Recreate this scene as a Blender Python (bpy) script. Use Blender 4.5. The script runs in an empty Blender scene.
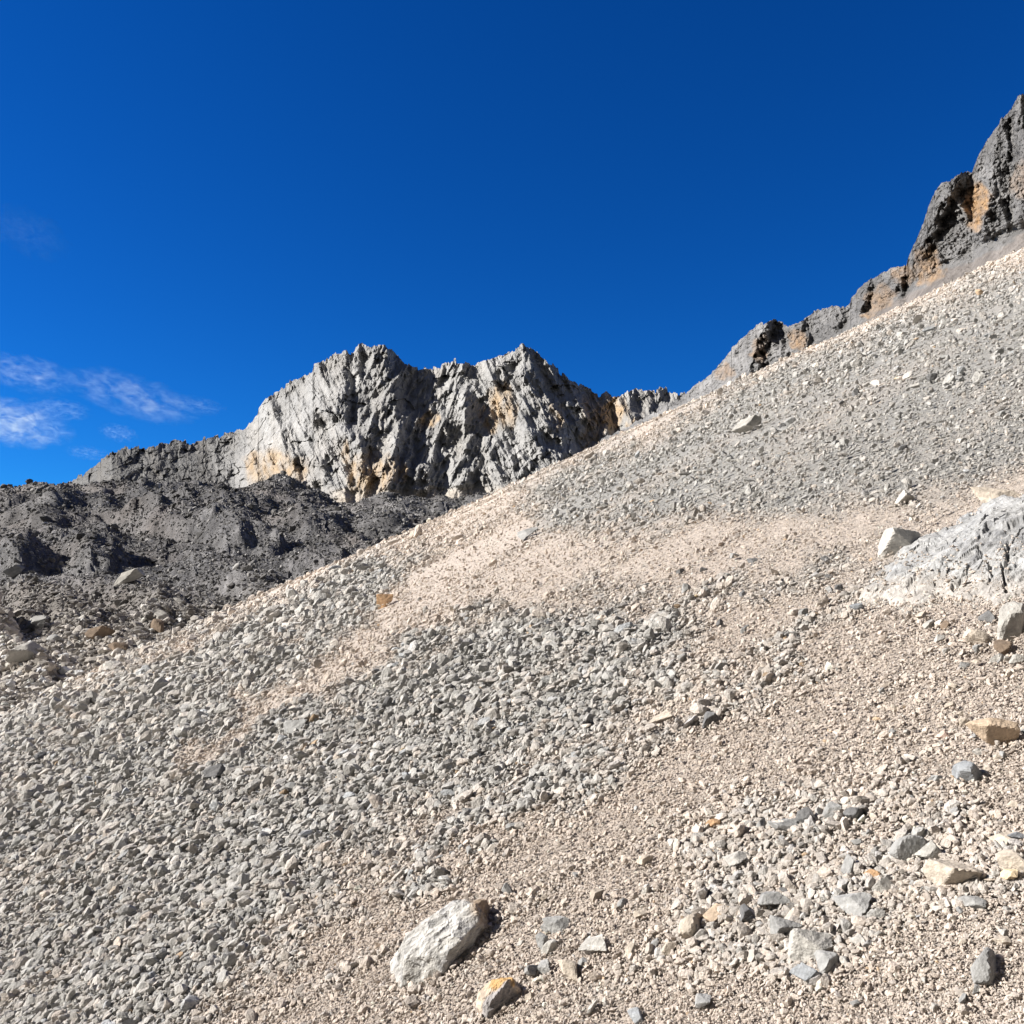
import bpy, bmesh, math, random
import numpy as np
from mathutils import Vector, Matrix, Euler

R = math.radians
random.seed(7)
rng = np.random.default_rng(11)
scene = bpy.context.scene
COL = scene.collection

# ------------------------------------------------------------------ camera
F = 887.0                      # focal length in photo pixels
H = 1.6                        # eye height
PITCH = math.atan(88 / F)
SP, CP = math.sin(PITCH), math.cos(PITCH)
cam_d = bpy.data.cameras.new('camera')
cam = bpy.data.objects.new('camera', cam_d)
COL.objects.link(cam)
cam_d.sensor_width = 36.0
cam_d.lens = 36.0 * F / 1024
cam_d.clip_start = 0.05
cam_d.clip_end = 30000
cam.location = (0, 0, H)
cam.rotation_euler = (R(90) + PITCH, 0, 0)
scene.camera = cam


def ray(px, py):
    """photo pixel -> (x/y, z/y) slopes of the sight line"""
    cx = (np.asarray(px, float) - 512) / F
    cy = (512 - np.asarray(py, float)) / F
    dy = CP - cy * SP
    return cx / dy, (SP + cy * CP) / dy


def to_px(x, y, z):
    zz = z - H
    d = np.maximum(y * CP + zz * SP, 0.2)
    return 512 + F * x / d, 512 - F * (-y * SP + zz * CP) / d


# ------------------------------------------------------------------ noise
def _hash(ix, iy, iz, seed):
    h = (ix.astype(np.int64) * 374761393 + iy.astype(np.int64) * 668265263
         + iz.astype(np.int64) * 2147483647 + seed * 1274126177) & 0xFFFFFFFF
    h = ((h ^ (h >> 13)) * 1274126177) & 0xFFFFFFFF
    h = ((h ^ (h >> 16)) * 2246822519) & 0xFFFFFFFF
    return h ^ (h >> 15)


_G = np.array([[1, 1, 0], [-1, 1, 0], [1, -1, 0], [-1, -1, 0], [1, 0, 1], [-1, 0, 1], [1, 0, -1], [-1, 0, -1],
               [0, 1, 1], [0, -1, 1], [0, 1, -1], [0, -1, -1], [1, 1, 0], [-1, 1, 0], [0, -1, 1], [0, -1, -1]], float)


def perlin(x, y, z=None, seed=0):
    x = np.asarray(x, float); y = np.asarray(y, float)
    z = np.zeros_like(x) + 0.37 if z is None else np.asarray(z, float)
    ix, iy, iz = np.floor(x), np.floor(y), np.floor(z)
    fx, fy, fz = x - ix, y - iy, z - iz
    u, v, w = [t * t * t * (t * (t * 6 - 15) + 10) for t in (fx, fy, fz)]
    out = 0
    for a in (0, 1):
        for b in (0, 1):
            for c in (0, 1):
                g = _G[_hash(ix + a, iy + b, iz + c, seed) & 15]
                d = g[..., 0] * (fx - a) + g[..., 1] * (fy - b) + g[..., 2] * (fz - c)
                out = out + d * (u if a else 1 - u) * (v if b else 1 - v) * (w if c else 1 - w)
    return out


def fbm(x, y, z=None, o=4, seed=0, gain=.5):
    s = 0; a = 1; f = 1
    for i in range(o):
        s = s + a * perlin(x * f, y * f, None if z is None else z * f, seed + i * 17)
        a *= gain; f *= 2.03
    return s


def ridged(x, y, z=None, o=4, seed=0, gain=.5):
    s = 0; a = 1; f = 1
    for i in range(o):
        n = perlin(x * f, y * f, None if z is None else z * f, seed + i * 31)
        s = s + a * (1 - 2.2 * np.abs(n))
        a *= gain; f *= 2.07
    return s


def facets(x, y, seed=0, tilt=1.0, step=0.5):
    """blocky fractured rock: each cell carries its own tilted plane"""
    ix, iy = np.floor(x), np.floor(y)
    best = np.full(x.shape, 1e9); val = np.zeros(x.shape)
    for a in (-1, 0, 1):
        for b in (-1, 0, 1):
            cx, cy = ix + a, iy + b
            h = _hash(cx, cy, cx * 0 + 5, seed)
            px = cx + (h & 1023) / 1023.0
            py = cy + ((h >> 10) & 1023) / 1023.0
            h2 = _hash(cx, cy, cx * 0 + 9, seed + 3)
            gx = ((h2 & 1023) / 511.5 - 1) * tilt
            gy = (((h2 >> 10) & 1023) / 511.5 - 1) * tilt
            c = (((h2 >> 20) & 1023) / 511.5 - 1) * step
            d = (x - px) ** 2 + (y - py) ** 2
            m = d < best
            best = np.where(m, d, best)
            val = np.where(m, c + gx * (x - px) + gy * (y - py), val)
    return val


def sstep(a, b, x):
    t = np.clip((x - a) / (b - a), 0, 1)
    return t * t * (3 - 2 * t)


def poly_sd(px, py, poly):
    """signed distance to a polygon, positive inside"""
    P = np.array(poly, float)
    d2 = np.full(px.shape, 1e18); inside = np.zeros(px.shape, bool)
    n = len(P)
    for i in range(n):
        a, b = P[i], P[(i + 1) % n]
        e = b - a
        t = np.clip(((px - a[0]) * e[0] + (py - a[1]) * e[1]) / (e @ e), 0, 1)
        d2 = np.minimum(d2, (px - a[0] - t * e[0]) ** 2 + (py - a[1] - t * e[1]) ** 2)
        c = (a[1] > py) != (b[1] > py)
        with np.errstate(divide='ignore', invalid='ignore'):
            xi = (b[0] - a[0]) * (py - a[1]) / (b[1] - a[1] if b[1] != a[1] else 1e-9) + a[0]
        inside ^= c & (px < xi)
    return np.where(inside, 1, -1) * np.sqrt(d2)


def line_d(px, py, pts):
    """distance to a polyline, side sign (+ right of travel) and position 0..1 along it"""
    P = np.array(pts, float)
    best = np.full(px.shape, 1e18); sg = np.ones(px.shape); tt = np.zeros(px.shape)
    n = len(P) - 1
    for i in range(n):
        a, b = P[i], P[i + 1]
        e = b - a
        t = np.clip(((px - a[0]) * e[0] + (py - a[1]) * e[1]) / (e @ e), 0, 1)
        dx, dy = px - a[0] - t * e[0], py - a[1] - t * e[1]
        d = dx * dx + dy * dy
        m = d < best
        best = np.where(m, d, best)
        sg = np.where(m, np.sign(e[0] * (py - a[1]) - e[1] * (px - a[0])), sg)
        tt = np.where(m, (i + t) / n, tt)
    return np.sqrt(best), sg, tt


def crag(x, y, o, seed, lac=2.13, gain=.56):
    """sharp-crested ridge noise: fine crests ride on the coarse ones"""
    s = 0; a = 1.0; f = 1.0; w = 1.0
    for k in range(o):
        n = 1 - np.abs(perlin(x * f + 7.1 * k, y * f + 3.3 * k, None, seed + 13 * k)) * 2.0
        n = np.clip(n, 0, 1) ** 1.6 * w
        s = s + a * n
        w = np.clip(n * 1.5 + .25, 0, 1)
        a *= gain; f *= lac
    return s


def saw(u, q, lam, seed, drop=.22):
    """bedding steps: a gentle face, then an abrupt break"""
    ph = u / lam + .45 * fbm(u / lam / 3, q / lam / 5, o=3, seed=seed)
    f = ph - np.floor(ph)
    a = .3 + 1.2 * np.clip(fbm(u / lam / 2, q / lam / 3, o=3, seed=seed + 5) + .3, 0, 1)
    return lam * a * np.where(f < 1 - drop, f / (1 - drop), (1 - f) / drop)


# ------------------------------------------------------------------ shape of the bedrock outcrop
OUT = [(856, 597), (876, 577), (896, 556), (904, 541), (935, 531), (960, 517), (985, 505), (1024, 494), (1080, 472), (1130, 480), (1130, 560), (1080, 588),
       (1030, 590), (1005, 602), (975, 600), (940, 598), (905, 602), (872, 603)]
CRACKS = [([(905, 590), (922, 580), (935, 577), (960, 570)], 3, .012), ([(985, 590), (990, 574), (980, 562)], 3, .03), ([(1008, 592), (1003, 572), (1012, 558)], 3.5, .04),
          ([(936, 590), (940, 572)], 2.5, .015), ([(1030, 590), (1040, 565)], 4, .05), ([(925, 552), (950, 545), (968, 538)], 3, .012), ([(960, 590), (966, 575), (985, 566)], 3, .02)]


def out_height(px, py):
    wx = px + 10 * fbm(px / 22, py / 16, o=4, seed=401); wy = py + 7 * fbm(px / 22, py / 16, o=4, seed=402)
    sd = poly_sd(wx, wy, OUT)
    u = px * .87 - py * .5; q = px * .5 + py * .87         # grain runs up to the right
    h = .040 * sstep(-2, 48, sd) + .008 * sstep(-3, 3, sd)
    bed = .011 * crag(u / 70, q / 18, 5, 403) + .009 * facets(u / 30, q / 9, seed=404, tilt=.9, step=.6) + .004 * facets(u / 11, q / 5, seed=405, tilt=.9, step=.6)
    bed = bed + .002 * facets(px / 4, py / 3, seed=406, tilt=.9, step=.6) + .0012 * saw(q, u, 6, 407)
    for pts, wd, dp in CRACKS:
        h = h - .7 * dp * sstep(wd, wd * .3, line_d(wx, wy, pts)[0])
    dd, s, t = line_d(wx, wy, [(955, 560), (985, 548), (1010, 540), (1060, 526), (1130, 508)])
    h = h + .032 * sstep(70, 4, dd) * sstep(1.5, -1.5, dd * s) * sstep(955, 995, wx)      # the upper bed stands proud of the lower blocks
    h = h + bed * sstep(-2, 14, sd) - .06 * sstep(4, -14, sd)
    return h, sd, wx, wy, u, q


# ------------------------------------------------------------------ objects
def mesh_obj(name, verts, faces, mat, smooth=False, col=None):
    me = bpy.data.meshes.new(name)
    verts = np.asarray(verts, np.float32); faces = np.asarray(faces, np.int32)
    k = faces.shape[1]
    me.vertices.add(len(verts)); me.vertices.foreach_set('co', verts.ravel())
    me.loops.add(faces.size); me.loops.foreach_set('vertex_index', faces.ravel())
    me.polygons.add(len(faces))
    me.polygons.foreach_set('loop_start', np.arange(0, faces.size, k, dtype=np.int32))
    me.polygons.foreach_set('use_smooth', np.full(len(faces), smooth, dtype=bool))
    me.update(calc_edges=True)
    if col is not None:
        at = me.attributes.new('col', 'FLOAT_COLOR', 'POINT')
        c = np.ones((len(verts), 4), np.float32); c[:, :3] = col
        at.data.foreach_set('color', c.ravel())
    me.materials.append(mat)
    o = bpy.data.objects.new(name, me)
    COL.objects.link(o)
    return o


def tag(o, label=None, cat=None, group=None, kind=None):
    if label: o['label'] = label
    if cat: o['category'] = cat
    if group: o['group'] = group
    if kind: o['kind'] = kind
    return o


def grid_faces(nu, nv, flip=False):
    i = np.arange(nu * nv).reshape(nu, nv)
    q = np.stack([i[:-1, :-1], i[1:, :-1], i[1:, 1:], i[:-1, 1:]], -1).reshape(-1, 4)
    return q[:, ::-1] if flip else q


# ------------------------------------------------------------------ materials
def new_mat(name):
    m = bpy.data.materials.new(name); m.use_nodes = True
    nt = m.node_tree
    b = nt.nodes['Principled BSDF']
    b.inputs['Roughness'].default_value = .92
    b.inputs['Specular IOR Level'].default_value = .18
    return m, nt, b


def nd(nt, t, **kw):
    n = nt.nodes.new(t)
    for k, v in kw.items():
        if k.startswith('i_'):
            n.inputs[k[2:].replace('_', ' ')].default_value = v
        else:
            setattr(n, k, v)
    return n


def rock_mat(name, source, scale, var=.35, bump=.4, bump_d=.02, coord='Object', fine=4.0, veins=0.0):
    """source: 'attr' (mesh colour), 'inst' (colour of each gravel stone), 'obj' (object colour)"""
    m, nt, b = new_mat(name)
    L = nt.links.new
    if source == 'obj':
        src = nd(nt, 'ShaderNodeObjectInfo').outputs['Color']
    else:
        a = nd(nt, 'ShaderNodeAttribute', attribute_name='col', attribute_type='INSTANCER' if source == 'inst' else 'GEOMETRY')
        src = a.outputs['Color']
    tc = nd(nt, 'ShaderNodeTexCoord')
    co = tc.outputs[coord]
    n1 = nd(nt, 'ShaderNodeTexNoise', i_Scale=scale, i_Detail=6.0, i_Roughness=.62)
    n2 = nd(nt, 'ShaderNodeTexNoise', i_Scale=scale * fine, i_Detail=5.0, i_Roughness=.65)
    L(co, n1.inputs['Vector']); L(co, n2.inputs['Vector'])
    mr = nd(nt, 'ShaderNodeMapRange'); mr.inputs['From Min'].default_value = .3; mr.inputs['From Max'].default_value = .7
    mr.inputs['To Min'].default_value = 1 - var; mr.inputs['To Max'].default_value = 1 + var
    L(n1.outputs['Fac'], mr.inputs['Value'])
    mr2 = nd(nt, 'ShaderNodeMapRange'); mr2.inputs['From Min'].default_value = .3; mr2.inputs['From Max'].default_value = .7
    mr2.inputs['To Min'].default_value = 1 - var * .6; mr2.inputs['To Max'].default_value = 1 + var * .6
    L(n2.outputs['Fac'], mr2.inputs['Value'])
    mu = nd(nt, 'ShaderNodeMath', operation='MULTIPLY'); L(mr.outputs[0], mu.inputs[0]); L(mr2.outputs[0], mu.inputs[1])
    fac = mu.outputs[0]
    if veins:
        w = nd(nt, 'ShaderNodeTexNoise', i_Scale=scale * 1.3, i_Detail=8.0, i_Roughness=.7, i_Distortion=1.2)
        mp = nd(nt, 'ShaderNodeMapping'); mp.inputs['Scale'].default_value = (1, 3.5, 2.2); mp.inputs['Rotation'].default_value = (.4, .3, .5)
        L(co, mp.inputs['Vector']); L(mp.outputs[0], w.inputs['Vector'])
        ab = nd(nt, 'ShaderNodeMapRange'); ab.inputs['From Min'].default_value = .42; ab.inputs['From Max'].default_value = .6
        ab.inputs['To Min'].default_value = 1 - veins; ab.inputs['To Max'].default_value = 1 + veins * .3
        L(w.outputs['Fac'], ab.inputs['Value'])
        m3 = nd(nt, 'ShaderNodeMath', operation='MULTIPLY'); L(fac, m3.inputs[0]); L(ab.outputs[0], m3.inputs[1])
        fac = m3.outputs[0]
    mix = nd(nt, 'ShaderNodeVectorMath', operation='SCALE')
    L(src, mix.inputs[0]); L(fac, mix.inputs['Scale'])
    L(mix.outputs[0], b.inputs['Base Color'])
    bp = nd(nt, 'ShaderNodeBump', i_Strength=bump, i_Distance=bump_d)
    ad = nd(nt, 'ShaderNodeMath', operation='ADD'); L(n1.outputs['Fac'], ad.inputs[0]); L(n2.outputs['Fac'], ad.inputs[1])
    L(ad.outputs[0], bp.inputs['Height']); L(bp.outputs[0], b.inputs['Normal'])
    return m


MAT_GRAVEL = rock_mat('gravel_stone', 'inst', 1.6, var=.14, bump=.5, bump_d=.12)
MAT_STONE = rock_mat('loose_limestone', 'obj', 1.3, var=.2, bump=.35, bump_d=.06, veins=.18)
MAT_SCREE = rock_mat('fine_scree', 'attr', 16.0, var=.25, bump=1.0, bump_d=.03, fine=7.0)
MAT_MORAINE = rock_mat('moraine_rock', 'attr', .35, var=.3, bump=.8, bump_d=.7, fine=4.0)
MAT_PEAK = rock_mat('peak_limestone', 'attr', .06, var=.22, bump=.75, bump_d=3.0, fine=4.0)
MAT_CLIFF = rock_mat('cliff_limestone', 'attr', .22, var=.3, bump=.9, bump_d=.9, fine=4.0)
MAT_CARVED = rock_mat('boulder_limestone', 'attr', 7.0, var=.16, bump=.7, bump_d=.02, veins=.3)

TAN = np.array([.615, .527, .45])
GREY = np.array([.427, .413, .388])

# ------------------------------------------------------------------ the scree slope
SA, SB, SK = .462, .183, .00044


def slope_base(x, y):
    return H + SA * x + SB * y - H - SK * y * y


def slope_z(x, y):
    d = np.sqrt(x * x + y * y)
    z = slope_base(x, y)
    # runnels and swells running down the fall line
    u = (x * SB - y * SA) / .497       # across the fall line
    v = (x * SA + y * SB) / .497       # up the fall line
    z = z + .035 * fbm(u / 1.3, v / 3.2, o=3, seed=3) * sstep(1, 5, d)
    z = z + .2 * fbm(u / 7, v / 18, o=2, seed=8) * sstep(6, 25, d) + .55 * fbm(u / 9 + 5, v / 16, o=3, seed=12) * sstep(22, 60, d)
    return z


def slope_hit(px, py):
    """where the sight line of a photo pixel meets the slope"""
    xs, zs = ray(px, py)
    A = SA * xs + SB - zs
    disc = A * A - 4 * SK * H
    ok = (disc > 0) & (A > 0)
    y = np.where(ok, (A - np.sqrt(np.maximum(disc, 0))) / (2 * SK), np.nan)
    x = xs * y
    return x, y, ok


GREY_A = [(-200, 690), (0, 690), (250, 612), (340, 568), (410, 552), (430, 590), (500, 620), (600, 595), (660, 600),
          (690, 640), (640, 700), (560, 748), (480, 795), (400, 845), (330, 880), (260, 945), (180, 1030), (100, 1200), (-200, 1200)]
GREY_C = [(520, 485), (600, 446), (720, 394), (830, 345), (1000, 282), (1250, 180), (1250, 400), (1024, 468), (900, 503),
          (840, 513), (700, 520), (590, 532), (540, 525)]
CLUSTER = [(680, 850), (760, 790), (900, 780), (1040, 820), (1040, 880), (900, 910), (820, 1000), (690, 960)]
TAN_STREAK = [(190, 765), (240, 732), (330, 672), (420, 612), (500, 560)]
GREY_STREAKS = [([(395, 885), (450, 840), (510, 800), (590, 752)], 13, .9), ([(560, 800), (640, 750), (720, 715), (800, 640)], 16, .55),
                ([(250, 985), (300, 940), (330, 905)], 12, .7), ([(640, 590), (720, 600), (800, 585), (870, 560)], 14, .45),
                ([(850, 610), (780, 650), (700, 690)], 9, .35), ([(900, 560), (860, 580), (800, 600)], 10, .4)]


def zones(px, py):
    """how grey (0..1) and how coarse the rubble is at a spot of the slope"""
    wx = px + 34 * fbm(px / 55, py / 36, o=4, seed=41, gain=.6)
    wy = py + 26 * fbm(px / 55, py / 36, o=4, seed=57, gain=.6)
    g = .97 * sstep(-34, 30, poly_sd(wx, wy, GREY_A))
    d, s, t = line_d(wx, wy, TAN_STREAK)
    g = g * (1 - .9 * sstep(1.6, .5, d / (10 + 22 * t)))
    g = np.maximum(g, .97 * sstep(-20, 20, poly_sd(.5 * (wx + px), .5 * (wy + py), GREY_C)))
    for pts, w, k in GREY_STREAKS:
        d, s, t = line_d(wx, wy, pts)
        g = np.maximum(g, k * sstep(1.6, .5, d / w))
    c = g.copy()
    cl = sstep(-25, 30, poly_sd(wx, wy, CLUSTER))
    g = np.maximum(g, .5 * cl)
    c = np.maximum(c, .75 * cl)
    al, ac = px * .87 - py * .5, px * .5 + py * .87          # streaks down the fall line
    mott = fbm(al / 230, ac / 17, o=4, seed=77) + .15 * fbm(px / 30, py / 18, o=3, seed=78)
    g = np.clip(g + .38 * mott, 0, 1)
    c = np.clip(c + .55 * mott, 0, 1)
    return g, c


# ground sheet: polar grid, fine inside the view and coarse round the back
th = np.concatenate([np.linspace(-180, -52, 40, endpoint=False), np.linspace(-52, 52, 620, endpoint=False), np.linspace(52, 180, 41)])
rr = np.concatenate([[.02], np.geomspace(.5, 110, 330)])
T, RR = np.meshgrid(np.radians(th), rr, indexing='ij')
X, Y = RR * np.sin(T), RR * np.cos(T)
Z = slope_z(X, Y) - .012 * np.minimum(RR / 3, 4)
px, py = to_px(X, Y, Z)
g, c = zones(px, np.where(Y > .8, py, 1200))
colr = np.array([.60, .52, .45]) * (1 - g[..., None]) + GREY * .85 * g[..., None]
scree = mesh_obj('scree_slope', np.stack([X, Y, Z], -1).reshape(-1, 3), grid_faces(len(th), len(rr)), MAT_SCREE, True, colr.reshape(-1, 3))
tag(scree, kind='structure')


# ------------------------------------------------------------------ stone shapes
def ico(sub):
    bm = bmesh.new(); bmesh.ops.create_icosphere(bm, subdivisions=sub, radius=1)
    v = np.array([q.co[:] for q in bm.verts]); f = np.array([[q.index for q in p.verts] for p in bm.faces]); bm.free()
    return v, f


def rock_shape(sub, seed, nplanes=12, flat=(1, .78, .6), rough=.03, dmin=.5, dmax=.95, planes=None):
    """angular broken stone: a sphere cut by random fracture planes, then chipped"""
    r = np.random.default_rng(seed)
    v, f = ico(sub)
    if planes is None:
        n = r.normal(size=(nplanes, 3)); n /= np.linalg.norm(n, axis=1)[:, None]
        d = r.uniform(dmin, dmax, nplanes)
    else:
        n = np.array([p[:3] for p in planes], float); d = np.array([p[3] for p in planes]); n /= np.linalg.norm(n, axis=1)[:, None]
    dot = v @ n.T
    with np.errstate(divide='ignore'):
        rad = np.where(dot > 1e-3, d[None] / np.maximum(dot, 1e-3), 9).min(1)
    rad = np.minimum(rad, 1.15)
    if rough:
        q = v * rad[:, None]
        rad = rad * (1 + rough * 2 * fbm(q[:, 0] * 2.5, q[:, 1] * 2.5, q[:, 2] * 2.5, o=4, seed=seed))
    v = v * rad[:, None] * np.array(flat)
    ext = (v.max(0) - v.min(0))
    v = (v - (v.max(0) + v.min(0)) / 2) / ext.max()      # longest side = 1
    return v, f


# prototypes for the gravel (kept out of the scene; only instanced by the gravel objects)
def proto_collection(name, n, sub, mat, seed0, flats):
    pc = bpy.data.collections.new(name)
    for k in range(n):
        v, f = rock_shape(sub, seed0 + k, nplanes=8 + k % 4, flat=flats[k % len(flats)], rough=.008 if sub > 1 else 0, dmin=.36, dmax=.72)
        o = mesh_obj('gravel_shape_%02d' % k, v, f, mat, False)
        COL.objects.unlink(o); pc.objects.link(o)
    return pc


PC = proto_collection('gravel_shapes', 16, 2, MAT_GRAVEL, 100, [(1, .78, .6), (1, .6, .5), (1, .88, .74), (1, .7, .38)])


def scatter(name, P, S, ROT, IDX, C, pc, label):
    me = bpy.data.meshes.new(name)
    n = len(P)
    me.vertices.add(n); me.vertices.foreach_set('co', np.asarray(P, np.float32).ravel())
    for nm, ty, arr, key in (('scl', 'FLOAT_VECTOR', S, 'vector'), ('rot', 'FLOAT_VECTOR', ROT, 'vector'), ('idx', 'INT', IDX, 'value')):
        at = me.attributes.new(nm, ty, 'POINT')
        at.data.foreach_set(key, np.asarray(arr, np.int32 if ty == 'INT' else np.float32).ravel())
    c4 = np.ones((n, 4), np.float32); c4[:, :3] = C
    me.attributes.new('col', 'FLOAT_COLOR', 'POINT').data.foreach_set('color', c4.ravel())
    o = bpy.data.objects.new(name, me); COL.objects.link(o)
    ng = bpy.data.node_groups.new(name, 'GeometryNodeTree')
    ng.interface.new_socket('Geometry', in_out='INPUT', socket_type='NodeSocketGeometry')
    ng.interface.new_socket('Geometry', in_out='OUTPUT', socket_type='NodeSocketGeometry')
    N = ng.nodes.new; L = ng.links.new
    gi, go = N('NodeGroupInput'), N('NodeGroupOutput')
    ci = N('GeometryNodeCollectionInfo'); ci.inputs['Collection'].default_value = pc
    ci.inputs['Separate Children'].default_value = True; ci.inputs['Reset Children'].default_value = True
    ip = N('GeometryNodeInstanceOnPoints')
    ip.inputs['Pick Instance'].default_value = True

    def na(nm, ty):
        q = N('GeometryNodeInputNamedAttribute'); q.data_type = ty; q.inputs['Name'].default_value = nm
        return q.outputs['Attribute']
    er = N('FunctionNodeEulerToRotation')
    L(na('rot', 'FLOAT_VECTOR'), er.inputs[0])
    L(gi.outputs[0], ip.inputs['Points']); L(ci.outputs[0], ip.inputs['Instance'])
    L(na('idx', 'INT'), ip.inputs['Instance Index']); L(er.outputs[0], ip.inputs['Rotation'])
    L(na('scl', 'FLOAT_VECTOR'), ip.inputs['Scale'])
    L(ip.outputs[0], go.inputs[0])
    md = o.modifiers.new('scatter', 'NODES'); md.node_group = ng
    tag(o, label, kind='stuff')
    return o


def lie(n, r, normal, along=None, spread=.6, wob=.3):
    """euler angles of stones lying on a surface, long side loosely along a direction"""
    nz = np.array(normal, float); nz /= np.linalg.norm(nz)
    e1 = np.array([1, 0, 0]) - nz[0] * nz; e1 /= np.linalg.norm(e1); e2 = np.cross(nz, e1)
    Q = np.stack([e1, e2, nz], 1)
    a = r.normal(0, wob, n); b = r.normal(0, wob, n)
    g = r.uniform(0, 6.283, n) if along is None else along + r.normal(0, spread, n) + np.pi * r.integers(0, 2, n)
    def rot(ax, t):
        c, s_ = np.cos(t), np.sin(t); M = np.zeros((len(t), 3, 3)); i, j = [(1, 2), (2, 0), (0, 1)][ax]
        M[:, ax, ax] = 1; M[:, i, i] = c; M[:, j, j] = c; M[:, i, j] = -s_; M[:, j, i] = s_
        return M
    M = Q[None] @ rot(2, g) @ rot(1, b) @ rot(0, a)
    # XYZ euler
    y_ = np.arcsin(np.clip(-M[:, 2, 0], -1, 1))
    return np.stack([np.arctan2(M[:, 2, 1], M[:, 2, 2]), y_, np.arctan2(M[:, 1, 0], M[:, 0, 0])], -1)


def stone_cols(g, n, r):
    """colours of loose stones for a greyness g"""
    pick = np.clip(g + r.normal(0, .16, n) + np.where(r.random(n) < .13, r.uniform(-.75, .75, n), 0), 0, 1)[:, None]
    base = GREY * pick + TAN * (1 - pick)
    c = base * np.exp(r.normal(0, .13, (n, 1)))
    q = r.random(n)
    c = np.where((q < .003)[:, None], np.array([.50, .37, .25]) * np.exp(r.normal(0, .2, (n, 1))), c)
    c = np.where(((q > .03) & (q < .06))[:, None], c * np.array([.94, .99, 1.06]), c)
    c = np.where((q > .975)[:, None], c * .72, c)
    return np.clip(c, .03, .75)


N_GRAVEL = 560000
gx = rng.uniform(-150, 1180, N_GRAVEL); gy = rng.uniform(225, 1200, N_GRAVEL)
# coarser cover further out to the sides, beyond the photo's frame
bx, by = rng.uniform(-650, 2300, 240000), rng.uniform(-400, 1700, 240000)
out_ = (bx < -150) | (bx > 1180) | (by > 1200)
gx, gy = np.concatenate([gx, bx[out_]]), np.concatenate([gy, by[out_]])
x, y, ok = slope_hit(gx, gy)
ok &= np.where(ok, y < 75, False)
# stones on the swells along the skyline of the slope
ex, ey = rng.uniform(-120, 1150, 75000), np.exp(rng.uniform(math.log(18), math.log(95), 75000))
ez = slope_z(ray(ex, 500)[0] * ey, ey)
egy = to_px(ray(ex, 500)[0] * ey, ey, ez)[1]
gx, gy, y = np.concatenate([gx, ex]), np.concatenate([gy, egy]), np.concatenate([y, ey])
x = np.concatenate([x, ray(ex, 500)[0] * ey]); ok = np.concatenate([ok, np.ones(75000, bool)])
gx, gy, x, y = gx[ok], gy[ok], x[ok], y[ok]
g, c = zones(gx, gy)
n = len(x)
size_px = (1.45 + 2.55 * c) * (1 - .5 * sstep(680, 440, gy)) * np.exp(rng.normal(0, .5, n))
# thin out where the stones are coarse
keep = rng.random(n) < np.clip(1.15 - .66 * c, .32, 1)
size_px = size_px * np.where((gx < -150) | (gx > 1180) | (gy > 1200), 2.1, 1)
tail = rng.random(n) < .012
size_px = np.where(tail, size_px * 1.8, size_px)
size_px = np.minimum(size_px, 13 + 9 * ((gx < -150) | (gx > 1180) | (gy > 1200)))
gx, gy, x, y, g, c, size_px = [a[keep] for a in (gx, gy, x, y, g, c, size_px)]
n = len(x)
z = slope_z(x, y)
near_out = (gx > 830) & (gy > 440) & (gy < 630)
oh, osd = np.zeros(n), np.full(n, -99.0)
oh[near_out], osd[near_out] = out_height(gx[near_out], gy[near_out])[:2]
pocket = fbm(gx / 16, gy / 9, o=3, seed=430) + .012 * (gy - 560)
on_rock = (osd > 3) & (pocket > .2) & (rng.random(n) < .5)          # grit caught in the hollows of the outcrop
keep = (osd < 3) | on_rock
z = z + np.where(on_rock, oh, 0)
gx, gy, x, y, z, g, c, size_px = [a[keep] for a in (gx, gy, x, y, z, g, c, size_px)]
n = len(x)
S = size_px * np.maximum(y, 1.5) / F * 1.15
ROT = lie(n, rng, (-SA, -SB, 1), along=math.atan2(SB, SA) + .25, spread=1.1, wob=.45)
SC = S[:, None] * np.exp(rng.normal(0, .14, (n, 3)))
P = np.stack([x, y, z + S * rng.uniform(-.02, .42, n)], -1)
scatter('gravel', P, SC, ROT, rng.integers(0, 16, n), stone_cols(g, n, rng), PC,
        'loose broken limestone gravel covering the whole scree slope')

# ------------------------------------------------------------------ moraine in the valley on the left
PROF_R = np.log([10, 14, 20, 28, 36, 45, 60, 75, 90, 110, 160, 230, 320, 420, 560, 800])
PROF_Y = np.array([900, 855, 800, 762, 738, 714, 682, 655, 635, 612, 577, 545, 518, 497, 485, 484.0])
# hummocks: photo x, distance, half width in x, half length in ln r, height in px
HUM = [(235, 250, 62, .16, 30), (150, 330, 45, .16, 20), (95, 200, 40, .16, 20), (20, 190, 50, .18, 24), (330, 300, 55, .12, 12),
       (400, 340, 60, .12, 12), (55, 110, 60, .17, 22), (-10, 95, 40, .12, 26), (150, 120, 60, .15, 14), (250, 140, 60, .17, 18),
       (330, 170, 40, .15, 16), (120, 75, 50, .13, 12), (30, 68, 45, .10, 14), (10, 400, 60, .15, 8)]


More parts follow.
